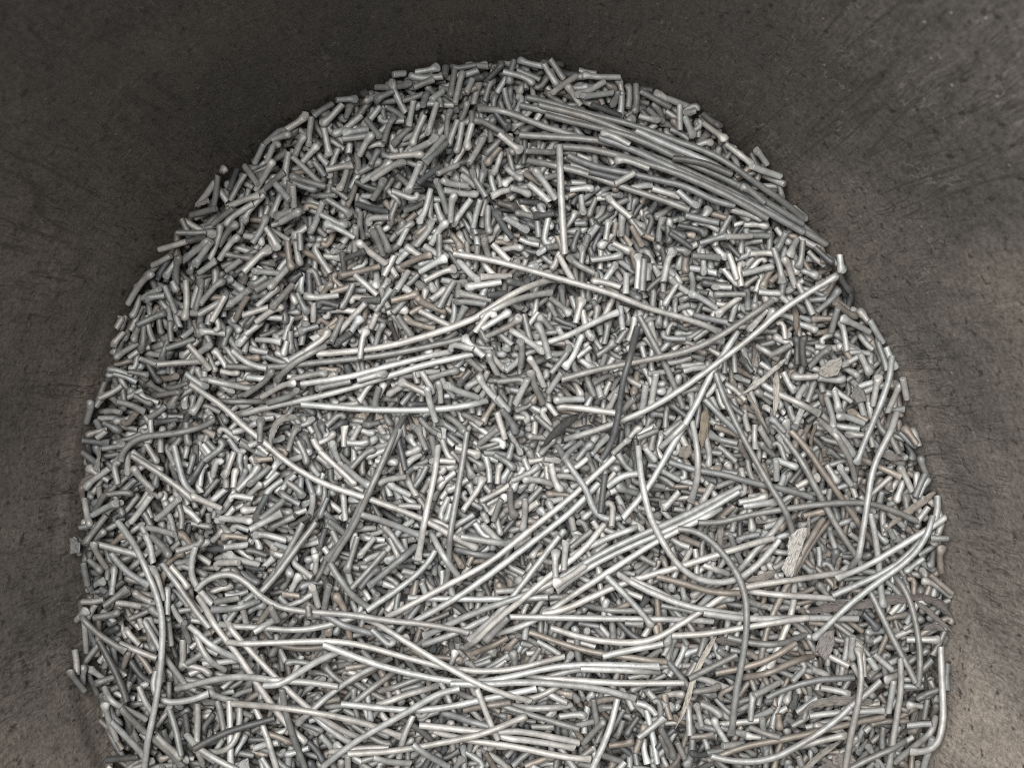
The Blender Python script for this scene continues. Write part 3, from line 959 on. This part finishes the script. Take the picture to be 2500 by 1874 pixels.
# ------------------------------------------------------------------ bark splinters and flakes
#  tile, colour, width, points, description, top (after the rods)
SPL = [
    (4, (.50, .48, .44), 12, '870,1040;780,1110;660,1220;560,1290', 'pale split splinter with a pointed tip, slanting above the small dark pocket at right', 1),
    (4, (.46, .43, .38), 15, '800,1140;805,1250;800,1340;785,1430', 'pale upright wood splinter hanging to a sharp point right of centre', 1),
    (4, (.20, .17, .14), 15, '925,640;940,760;950,880', 'brown upright strip of wood below the long rod at right', 0),
    (4, (.24, .20, .15), 20, '330,1380;315,1500;300,1640', 'brown fibrous strip of wood right of the pale crossing rods', 0),
    (4, (.30, .27, .23), 9, '600,1270;680,1390;750,1530', 'thin curved grey sliver below the pale split splinter', 0),
    (7, (.44, .41, .37), 9, '1020,700;1000,830;970,940', 'narrow pale lath beside the broad bark slab', 0),
    (7, (.24, .22, .20), 15, '440,720;430,860;415,1040', 'dark fibrous upright strip left of the bark slab', 0),
    (7, (.26, .24, .21), 20, '800,1080;720,1130;600,1160', 'ragged grey fibrous strip under the bottom of the wide rod loop', 0),
    (7, (.28, .25, .22), 12, '1250,980;1210,1060;1190,1200', 'crooked brown splinter between the rods at lower right', 0),
    (7, (.33, .29, .25), 18, '1900,520;1780,620;1640,730;1520,820', 'broad pale brown split rod half with a frayed end by the right wall', 0),
    (7, (.17, .15, .14), 22, '1030,1345;1180,1320;1400,1290;1560,1265;1760,1240;1910,1270', 'long flat dark ribbon of bark running to the right wall', 0),
    (8, (.50, .46, .40), 13, '385,740;320,890;250,1040;170,1230;120,1370', 'long pale splinter tapering to a point at lower right', 0),
    (8, (.26, .24, .22), 22, '1450,1200;1250,1190;1060,1210;940,1270', 'flat weathered bark strip lying level at lower right', 0),
    (8, (.33, .31, .28), 14, '1220,1460;1100,1540;900,1610;740,1650', 'grooved grey bark strip at the bottom right of the heap', 0),
    (8, (.16, .14, .13), 20, '390,770;560,800;700,780', 'thin dark curled bark shaving under the upright grey rod', 0),
    (7, (.20, .18, .17), 14, '1760,1290;1870,1390;1960,1460', 'dark curled bark shaving by the right wall, slanting down right', 0),
    (7, (.17, .15, .14), 20, '1800,1260;1900,1300;1990,1370', 'dark curled bark shaving by the right wall, uppermost and widest', 0),
    (7, (.19, .17, .16), 16, '1790,1470;1870,1450;1950,1480', 'dark curled bark shaving by the right wall, lowest and nearly level', 0),
    (7, (.20, .18, .17), 18, '1430,260;1530,300;1640,320', 'dark curled shaving right of the tall slanting rod at right', 0),
    (7, (.25, .21, .17), 10, '1090,90;1050,200;1070,290', 'brown pointed splinter at the edge of the dark hollow at right', 0),
    (7, (.21, .19, .18), 14, '560,220;590,290;640,340', 'small dark curl under the long slanting grey rod', 0),
    (6, (.06, .06, .06), 20, '1690,40;1560,130;1440,250', 'black charred strip of bark in the dark hollow at centre', 0),
    (2, (.30, .29, .27), 17, '1490,880;1400,880;1340,930;1315,1020;1310,1080', 'rough grey clay-like hook curling round in the hollow left of centre', 1),
    (7, (.28, .24, .20), 10, '730,1180;725,1270;700,1330', 'small curled brown chip beside the level pale rods', 0),
    (9, (.50, .47, .43), 12, '1400,1220;1385,1280;1350,1330', 'short frayed pale splinter near the bottom centre', 0),
]
FLK = [
    (4, (.32, .30, .27), '1070,1110;1130,1050;1190,1030;1215,1080;1200,1150;1130,1165;1085,1150', 'pale rounded bark flake between stubs at upper right', 0),
    (4, (.20, .19, .18), '1290,1290;1350,1220;1400,1250;1410,1320;1340,1340', 'dark square bark chip right of the pale rounded flake', 0),
    (7, (.52, .50, .46), '870,840;920,775;970,760;955,900;930,1010;895,1110;855,1100;822,1055;835,950', 'broad pale bark slab with a crumbling face, pinned under a slanting rod', 1),
    (7, (.22, .19, .16), '160,250;230,230;240,300;200,330;150,310', 'small golden-brown bark chip right of the crossing rods', 0),
    (8, (.23, .21, .20), '1100,740;1180,710;1195,790;1160,850;1120,915;1070,850;1050,860', 'grey-brown lobed bark flake under a knobbed pale rod', 0),
    (2, (.33, .32, .30), '130,1070;150,1170;130,1255;90,1230;95,1180', 'leaf-shaped grey flake standing against the left wall', 1),
    (5, (.30, .30, .29), '110,110;140,70;165,130;165,190;120,180', 'rough triangular grey flake against the left wall', 1),
    (5, (.40, .40, .40), '1200,1580;1290,1550;1320,1610;1260,1660;1200,1640', 'grey crumbly flat lump at the bottom left', 0),
    (8, (.24, .22, .21), '1060,1650;1150,1600;1230,1650;1200,1700;1080,1700', 'dull brown flake cut by the bottom edge of the photo', 0),
    (8, (.27, .24, .22), '1180,1560;1300,1530;1350,1600;1280,1640;1190,1620', 'round dull lump beside the grooved bark strip', 0),
    (11, (.33, .30, .28), '850,540;880,500;980,505;980,550;880,570', 'flattened brownish stub end lying on the upper left edge', 1),
]


def link_bark(name, V, Q, T, rgb, uv, label, cat, zc):
    V = np.asarray(V)
    c = V.mean(0)
    me = make_mesh(name, (V - c) * S, Q, T, tint=np.tile((*rgb, 0.5), (len(V), 1)), mat=M_BARK, uv=uv)
    o = link(name, me, tuple(c * S))
    o['label'] = label
    o['category'] = cat
    return o


def add_splinter(spec):
    tile, rgb, w, pts, label, _ = spec
    pts = [to_ground(tile, *map(float, q.split(','))) for q in pts.split(';')]
    P, s, L = resample(pts, 5.0)
    n = len(P)
    f = need(P, np.full(n, 6.0)) - 3
    z = np.interp(s, [0, L], [0, 0])
    a, b = rest_line(s - L / 2, f)
    z = a + b * (s - L / 2) - 2
    T_ = np.gradient(P, axis=0)
    T_ /= np.linalg.norm(T_, axis=1)[:, None]
    N_ = np.stack([-T_[:, 1], T_[:, 0]], 1)
    u = s / L
    m = 7
    rl = random.Random(label)
    wl = w / 2 * np.clip(np.minimum(u * 6 + .45, (1 - u) * 3.2 + .12), 0, 1) * (1 + np.array([rl.uniform(-.12, .12) for _ in range(n)]))
    wr = w / 2 * np.clip(np.minimum(u * 5 + .25, (1 - u) * 2.6 + .06), 0, 1) * (1 + np.array([rl.uniform(-.15, .15) for _ in range(n)]))
    curl = rl.uniform(2.0, 5.0) * (1 if rl.random() < .6 else -1)
    twist = rl.uniform(-.5, .5)
    V, uv = [], []
    for side in (1, -1):
        for i in range(n):
            for j in range(m):
                q = j / (m - 1) * 2 - 1
                ww = wl[i] if q < 0 else wr[i]
                ridge = rl.uniform(-.5, .5) if 0 < j < m - 1 else 0
                zz = z[i] + side * (1.3 if 0 < j < m - 1 else .5) - curl * q * q + twist * (u[i] - .5) * q * ww + (ridge if side > 0 else 0)
                V.append((P[i, 0] + N_[i, 0] * q * ww, P[i, 1] + N_[i, 1] * q * ww, zz))
                uv.append((s[i] / 60, q * w / 60))
    Q = []
    o = n * m
    for i in range(n - 1):
        for j in range(m - 1):
            a_, b_, c_, d_ = i * m + j, (i + 1) * m + j, (i + 1) * m + j + 1, i * m + j + 1
            Q.append((a_, b_, c_, d_))
            Q.append((o + d_, o + c_, o + b_, o + a_))
        Q.append((i * m, o + i * m, o + (i + 1) * m, (i + 1) * m))
        k = m - 1
        Q.append((i * m + k, (i + 1) * m + k, o + (i + 1) * m + k, o + i * m + k))
    for j in range(m - 1):
        Q.append((j, j + 1, o + j + 1, o + j))
        e = (n - 1) * m
        Q.append((e + j, o + e + j, o + e + j + 1, e + j + 1))
    link_bark('bark_splinter', V, Q, [], rgb, uv, label, 'bark splinter', 0)
    deposit(P, np.full(n, w / 2), z - w / 2 + 2.5, -2)


def add_flake(spec):
    tile, rgb, pts, label, _ = spec
    pts = np.array([to_ground(tile, *map(float, q.split(','))) for q in pts.split(';')])
    rl = random.Random(label)
    # refine the outline with small jags
    out = []
    for i in range(len(pts)):
        a, b = pts[i], pts[(i + 1) % len(pts)]
        k = max(2, int(np.linalg.norm(b - a) / 4))
        for t in range(k):
            p = a + (b - a) * t / k
            out.append(p + np.array([rl.uniform(-1, 1), rl.uniform(-1, 1)]))
    out = np.array(out)
    c = out.mean(0)
    rings = [1.0, .8, .55, .28]
    n = len(out)
    allp = np.concatenate([c + (out - c) * k for k in rings])
    d = allp - c
    f = need(allp, np.full(len(allp), 4.0)) - 2
    # plane that lies on the highest supports
    best = None
    for ax in np.linspace(-.5, .5, 9):
        for ay in np.linspace(-.5, .5, 9):
            a = (f - d[:, 0] * ax - d[:, 1] * ay).max() + 2 * (abs(ax) + abs(ay))
            if best is None or a < best[0]:
                best = (a, ax, ay)
    a0, ax, ay = best
    R2 = (d ** 2).sum(1)
    zt = a0 + d[:, 0] * ax + d[:, 1] * ay - 2 + R2 / R2.max() * 3 + np.array([rl.uniform(-.6, .6) for _ in allp])
    V, uv = [], []
    for side in (1.4, -1.4):
        for i in range(len(allp)):
            V.append((allp[i, 0], allp[i, 1], zt[i] + side * (1 if i >= n else .5)))
            uv.append((d[i, 0] / 60, d[i, 1] / 60))
        V.append((c[0], c[1], a0 - 2 + side))
        uv.append((0, 0))
    o = len(allp) + 1
    Q, T = [], []
    w_, v_ = np.linalg.eigh(np.cov(d.T))
    ax_ = v_[:, 1]
    dd = np.column_stack([d @ ax_, d @ np.array([-ax_[1], ax_[0]])]) / 45
    uv = [tuple(q) for q in dd] + [(0, 0)]
    uv = uv + uv
    area2 = np.sum(out[:, 0] * np.roll(out[:, 1], -1) - out[:, 1] * np.roll(out[:, 0], -1))
    for r_ in range(len(rings) - 1):
        for i in range(n):
            j = (i + 1) % n
            q = (r_ * n + i, r_ * n + j, (r_ + 1) * n + j, (r_ + 1) * n + i)
            Q.append(q)
            Q.append(tuple(o + k for k in reversed(q)))
    for i in range(n):
        j = (i + 1) % n
        b = (len(rings) - 1) * n
        T.append((b + i, b + j, o - 1))
        T.append((o + b + j, o + b + i, o + o - 1))
        Q.append((i, o + i, o + j, j))
    if area2 < 0:
        Q = [tuple(reversed(q)) for q in Q]
        T = [tuple(reversed(q)) for q in T]
    link_bark('bark_flake', V, Q, T, rgb, uv, label, 'bark flake', 0)
    deposit(allp, np.full(len(allp), 3.5), zt - 2, -2)


for sp in SPL:
    if not sp[5]:
        add_splinter(sp)
for sp in FLK:
    if not sp[4]:
        add_flake(sp)
add_rods(RODS)
for sp in SPL:
    if sp[5]:
        add_splinter(sp)
for sp in FLK:
    if sp[4]:
        add_flake(sp)
add_stubs(TOPSTUBS)

# ------------------------------------------------------------------ tube geometry for one rod or stub


def tube(it, K, fine):
    P, s, L, z, r = it['P'], it['s'], it['L'], it['z'], it['r']
    C = np.column_stack([P, z])
    rl = np.random.default_rng(abs(hash((round(float(P[0, 0]), 2), round(float(P[0, 1]), 2)))) % (2 ** 31))
    R1 = r * rl.uniform(1.18, 1.38)
    step = 9.0 if fine else 16.0
    rings = []          # (s, radius, torn)

    def end_rings(e):
        """rings from the tip inward: (distance from tip, radius, torn)"""
        if e == 'c':
            return [(0.0, r * .90, .55, 'cap'), (0.0, r * .90, 0, ''), (.9, r * .985, 0, ''), (2.0, r, 0, '')]
        if e == 'h':
            return [(.4, r * .35, .6, ''), (1.6, r * .72, .5, ''), (4, r * .95, .2, ''), (9, r * 1.05, 0, ''), (15, r * 1.02, 0, '')]
        out = []
        R = R1
        for a in ((12, 35, 58, 78) if fine else (20, 55)):
            a = math.radians(a)
            out.append((R - R * math.cos(a), R * math.sin(a), .0, ''))
        out.append((R * 1.15, R * 1.0, 0, ''))
        out.append((R * 1.75, R * .95, 0, ''))
        out.append((R * 2.35, r * 1.06, 0, ''))
        out.append((R * 2.9, r * .985, 0, ''))
        return out
    A, B = end_rings(it['e0']), end_rings(it['e1'])
    la, lb = A[-1][0], B[-1][0]
    sc = min(1.0, L * .9 / (la + lb))
    A = [(d * sc, *q) for d, *q in A]
    B = [(d * sc, *q) for d, *q in B]
    body0, body1 = A[-1][0], L - B[-1][0]
    nb = max(1, int((body1 - body0) / step))
    rings = [(d, rr, t, c) for d, rr, t, c in A]
    rings += [(q, r, 0, '') for q in np.linspace(body0, body1, nb + 1)[1:-1]]
    rings += [(L - d, rr, t, c) for d, rr, t, c in reversed(B)]
    ss = np.array([q[0] for q in rings])
    rr = np.array([q[1] for q in rings])
    tt = np.array([q[2] for q in rings], float)
    n = len(ss)
    Cc = np.stack([np.interp(ss, s, C[:, i]) for i in range(3)], 1)
    lo, hi = np.clip(ss - 2.5, 0, L), np.clip(ss + 2.5, 0, L)
    T = np.stack([np.interp(hi, s, C[:, i]) - np.interp(lo, s, C[:, i]) for i in range(3)], 1)
    T /= np.linalg.norm(T, axis=1)[:, None] + 1e-9
    up = np.array([0, 0, 1.0])
    N1 = np.cross(up, T)
    N1 /= np.linalg.norm(N1, axis=1)[:, None] + 1e-9
    N2 = np.cross(T, N1)
    th = np.linspace(0, 2 * math.pi, K, endpoint=False) + rl.uniform(0, 1)
    ph = rl.uniform(0, 6.28, 4)
    # hand-rolled irregularity: slightly oval, slow lumps along the length
    rad = rr[:, None] * (1 + .035 * np.sin(2 * th[None] + ph[0] + ss[:, None] * .02)
                         + .022 * np.sin(ss[:, None] * .11 + ph[1] + th[None])
                         + .018 * np.sin(ss[:, None] * .31 + ph[2] - 2 * th[None]))
    tip = tt > 0
    flat = np.zeros(n)
    if rl.random() < .3:
        flat = np.clip((ss - (L - 3.2 * r)) / (2.4 * r), 0, 1) ** 2 * rl.uniform(.25, .6)
    N1 = N1 * (1 + .55 * flat)[:, None]
    N2 = N2 * (1 - flat)[:, None]
    V = Cc[:, None] + rad[:, :, None] * (np.cos(th)[None, :, None] * N1[:, None] + np.sin(th)[None, :, None] * N2[:, None])
    torn = np.repeat(tt[:, None], K, 1)
    # crumpled knob
    if it['e1'] in 'kr':
        kn = np.clip((ss - (L - 2.2 * R1)) / R1, 0, 1)[:, None]
        lump = .09 * np.sin(3 * th[None] + ph[3]) * np.sin(ss[:, None] * .35 + ph[0]) + rl.normal(0, .012, rad.shape)
        V += (kn * lump * R1)[:, :, None] * (np.cos(th)[None, :, None] * N1[:, None] + np.sin(th)[None, :, None] * N2[:, None])
    V = V.reshape(-1, 3)
    torn = torn.ravel()
    if it['e1'] == 'r':
        al = rl.uniform(.75, 1.35)
        sd = rl.uniform(-.8, .8)
        Te = T[-3]
        nrm = Te * math.cos(al) + (up * math.cos(sd) + np.cross(up, Te) * math.sin(sd)) * math.sin(al)
        nrm /= np.linalg.norm(nrm)
        p0 = Cc[-1] - Te * R1 * 1.0
        d = (V - p0) @ nrm - R1 * rl.uniform(.35, .6)
        endv = np.repeat(ss > L - 3.4 * R1, K)
        m = (d > 0) & endv
        V[m] -= (d[m] * .93)[:, None] * nrm
        torn[m] = 1.0
        V[m] += rl.normal(0, .35, (m.sum(), 3))
    if it['e0'] == 'c' or it['e1'] == 'c':       # oblique, slightly ragged cuts
        for e, c0, Tt, sg in (('e0', Cc[0], T[0], -1), ('e1', Cc[-1], T[-1], 1)):
            if it[e] != 'c':
                continue
            tilt = rl.normal(0, .13, 2)
            rel = V - c0
            a1, a2 = rel @ N1[0 if sg < 0 else -1], rel @ N2[0 if sg < 0 else -1]
            near = (np.repeat((ss < 2.5) if sg < 0 else (ss > L - 2.5), K))
            off = (a1 * tilt[0] + a2 * tilt[1]) * near
            V += off[:, None] * Tt[None]
    idx = np.arange(n * K).reshape(n, K)
    nxt = np.roll(idx, -1, 1)
    # quads between rings, except between the separate cap ring and the wall ring
    rows = [i for i in range(n - 1) if rings[i][3] != 'cap' and rings[i + 1][3] != 'cap']
    Q = np.stack([idx[rows], nxt[rows], nxt[[i + 1 for i in rows]], idx[[i + 1 for i in rows]]], -1).reshape(-1, 4)
    c0 = V[idx[0]].mean(0)
    c1 = V[idx[-1]].mean(0)
    if it['e0'] not in 'c':
        c0 = c0 - T[0] * .4
    V = np.vstack([V, c0, c1])
    torn = np.r_[torn, tt[0], torn[-1]]
    a, b = n * K, n * K + 1
    t0 = np.stack([np.full(K, a), nxt[0], idx[0]], 1)
    t1 = np.stack([np.full(K, b), idx[-1], nxt[-1]], 1)
    # quads wind outward
    return V, Q, np.vstack([t0, t1]), torn


# ------------------------------------------------------------------ which ones show largest
frame = (np.abs(GX) < 1235) & (np.abs(GY) < 925)
vis = np.bincount(ID[frame & (ID >= 0)].ravel(), minlength=len(ITEMS)).astype(float)
stub_ids = [i for i, it in enumerate(ITEMS) if it['kind'] == 'stub']
score = {i: vis[i] * (1.5 if ITEMS[i]['traced'] else .9) for i in stub_ids}


def in_frame(it):
    m = it['P'].mean(0)
    return abs(m[0]) < 1225 and abs(m[1]) < 915


single = set(sorted([i for i in stub_ids if in_frame(ITEMS[i])], key=lambda i: -score[i])[:300])

# ------------------------------------------------------------------ words for the labels
MARKS = [(1460, 290, 'the grey rod bundle at upper right'), (1371, 460, 'the upright pale rod at top centre'),
         (1420, 690, 'the long straight rod right of centre'), (1530, 960, 'the dark upright rod in the middle'),
         (1780, 840, 'the crossed pair of rods at right'), (880, 960, 'the fan of rods left of centre'),
         (430, 1065, 'the arched grey rod at left'), (245, 1135, 'the leaf-shaped flake at left'),
         (690, 1050, 'the rough clay-like hook'), (1045, 1230, 'the pale upright rod left of centre'),
         (1330, 1270, 'the steep pale pair at centre'), (830, 1230, 'the long knobbed rod at centre left'),
         (1935, 1330, 'the pale bark slab'), (2110, 1090, 'the tall slanting rod at right'),
         (2270, 1490, 'the dark bark curls at right'), (1750, 1370, 'the wide rod loop'),
         (405, 1500, 'the long bowed rod at lower left'), (640, 1440, 'the S-shaped rod at lower left'),
         (1150, 1620, 'the level rods at bottom centre'), (1805, 1600, 'the long grey upright rod below'),
         (2284, 1680, 'the bent-foot rod at right'), (1990, 1560, 'the knobbed rod at lower right'),
         (1250, 160, "the heap's top edge"), (760, 260, "the heap's upper left edge"),
         (450, 520, "the heap's left shoulder"), (290, 830, "the heap's left edge"),
         (230, 1330, "the heap's lower left edge"), (1880, 460, "the heap's upper right edge"),
         (2110, 760, "the heap's right shoulder"), (2270, 1120, "the heap's right edge"),
         (900, 460, 'the dense patch at upper left'), (1120, 560, 'the dense patch at upper centre'),
         (720, 650, 'the brownish patch at left'), (500, 760, 'the pale patch at left'),
         (1620, 560, 'the dark patch under the bundle'), (1200, 900, 'the crowded patch at centre'),
         (560, 1230, 'the crowded patch at lower left'), (1850, 1740, 'the small litter at bottom right'),
         (1450, 1830, 'the bottom edge right of centre'), (350, 1800, 'the bottom left corner')]
TW = {'w': 'pale', 'l': 'light-grey', 'm': 'mid-grey', 'd': 'dark', 'b': 'brownish'}
SW = {'k': 'knobbed', 'r': 'torn-ended', 'h': 'hooked', 'c': 'clean-cut'}
ORD = ['leftmost', 'second-from-left', 'third-from-left', 'fourth-from-left', 'fifth-from-left', 'sixth-from-left', 'seventh-from-left']


def photo_xy(p, z=0.0):
    k = CAM_H / (CAM_H - z)
    return p[0] * k + 1250, 937 - p[1] * k


def lean(it):
    a, b = it['P'][0], it['P'][-1]
    ang = math.degrees(math.atan2(b[1] - a[1], b[0] - a[0])) % 180
    if ang < 15 or ang > 165:
        return 'lying level'
    if ang < 42:
        return 'rising gently'
    if ang < 72:
        return 'rising steeply'
    if ang < 108:
        return 'standing upright'
    if ang < 138:
        return 'falling steeply'
    return 'falling gently'


def side_of(x, y):
    best = min(MARKS, key=lambda m: (m[0] - x) ** 2 + (m[1] - y) ** 2)
    dx, dy = x - best[0], y - best[1]
    d = math.hypot(dx, dy)
    if d < 28:
        return 'against', best[2]
    if abs(dx) > abs(dy):
        w = 'right of' if dx > 0 else 'left of'
    else:
        w = 'below' if dy > 0 else 'above'
    if d > 110:
        w = 'well ' + w
    elif d < 60:
        w = 'just ' + w
    return w, best[2]


def region(x, y):
    c = 'far left' if x < 480 else 'left' if x < 900 else 'centre left' if x < 1230 else 'centre right' if x < 1600 else 'right' if x < 1980 else 'far right'
    r = 'top' if y < 380 else 'upper' if y < 720 else 'middle' if y < 1080 else 'lower' if y < 1430 else 'bottom'
    return r + ' ' + c


def curve_word(it):
    P = it['P']
    ch = np.linalg.norm(P[-1] - P[0])
    d = P[-1] - P[0]
    nn = np.array([-d[1], d[0]]) / (ch + 1e-9)
    o = (P - P[0]) @ nn
    if ch < it['L'] * .93:
        return 'strongly bent'
    if max(abs(o.max()), abs(o.min())) > .07 * it['L']:
        return 'S-bent' if min(o.max(), -o.min()) > 5 else 'bowed'
    return 'gently curved' if max(abs(o.max()), abs(o.min())) > .025 * it['L'] else 'straight'


def unique(labels):
    """labels: {id: (text, x)}; look-alike wording gets an order from the left"""
    groups = {}
    for i, (t, x) in labels.items():
        groups.setdefault(t, []).append((x, i))
    out = {}
    for t, l in groups.items():
        l.sort()
        for k, (x, i) in enumerate(l):
            out[i] = t if len(l) == 1 else ('rightmost' if k == len(l) - 1 and len(l) > 1 else ORD[k]) + ' ' + t
    return out


lab = {}
for i in single:
    it = ITEMS[i]
    x, y = photo_xy(it['P'].mean(0), float(it['z'].mean()))
    w, mk = side_of(x, y)
    lab[i] = (f"{TW[it['tone']]} {SW[it['e1']]} stub {lean(it)}, {w} {mk}", x)
stub_labels = unique(lab)
rod_ids = [i for i, it in enumerate(ITEMS) if it['kind'] == 'rod' and vis[i] > 0]
lab = {}
for i in rod_ids:
    it = ITEMS[i]
    P = it['P'] if it['P'][0, 0] < it['P'][-1, 0] else it['P'][::-1]
    xa, ya = photo_xy(P[0])
    xb, yb = photo_xy(P[-1])
    ra, rb = region(xa, ya), region(xb, yb)
    size = 'very long' if it['L'] > 520 else 'long' if it['L'] > 220 else 'short'
    kn = ' knobbed' if it['e1'] == 'k' else ''
    if ra == rb:
        lab[i] = (f"{size} {TW[it['tone']]} {curve_word(it)}{kn} rod {lean(it)} at {ra}", xa)
    else:
        lab[i] = (f"{size} {TW[it['tone']]} {curve_word(it)}{kn} rod from {ra} to {rb}", xa)
rod_labels = unique(lab)

# ------------------------------------------------------------------ build the objects


def build_single(it, name, label, cat, group):
    V, Q, T, torn = tube(it, 18, True)
    c = np.array([*it['P'].mean(0), it['z'].mean() - it['r']])
    tint = np.column_stack([np.tile(it['rgb'], (len(V), 1)), torn])
    me = make_mesh(name, (V - c) * S, Q, T, tint=tint, mat=M_ROD)
    o = link(name, me, tuple(c * S))
    o['label'] = label
    o['category'] = cat
    o['group'] = group
    return o


for i in rod_ids:
    build_single(ITEMS[i], 'metal_rod', rod_labels[i], 'rod', 'long rods strewn over the heap')
for i in sorted(single):
    build_single(ITEMS[i], 'rod_stub', stub_labels[i], 'rod stub', 'short rod stubs lying on top of the heap')

Vs, Qs, Ts, Cs = [], [], [], []
base = 0
for i in stub_ids:
    if i in single:
        continue
    it = ITEMS[i]
    seen = vis[i] > 0
    V, Q, T, torn = tube(it, 14 if seen else 7, seen)
    Vs.append(V)
    Qs.append(Q + base)
    Ts.append(T + base)
    Cs.append(np.column_stack([np.tile(it['rgb'], (len(V), 1)), torn]))
    base += len(V)
V = np.concatenate(Vs)
me = make_mesh('stub_heap', V * S - np.array([0, 0, FLOOR * S]), np.concatenate(Qs), np.concatenate(Ts), tint=np.concatenate(Cs), mat=M_ROD)
heap = link('stub_heap', me, (0, 0, FLOOR * S))
heap['kind'] = 'stuff'
heap['label'] = 'deep heap of countless short grey rod stubs filling the tub'
heap['category'] = 'stub heap'
print('ITEMS', len(ITEMS), 'fill', N_FILL, 'traced', len(ITEMS) - N_FILL, 'single', len(single), 'rods', len(rod_ids), 'verts', len(V))
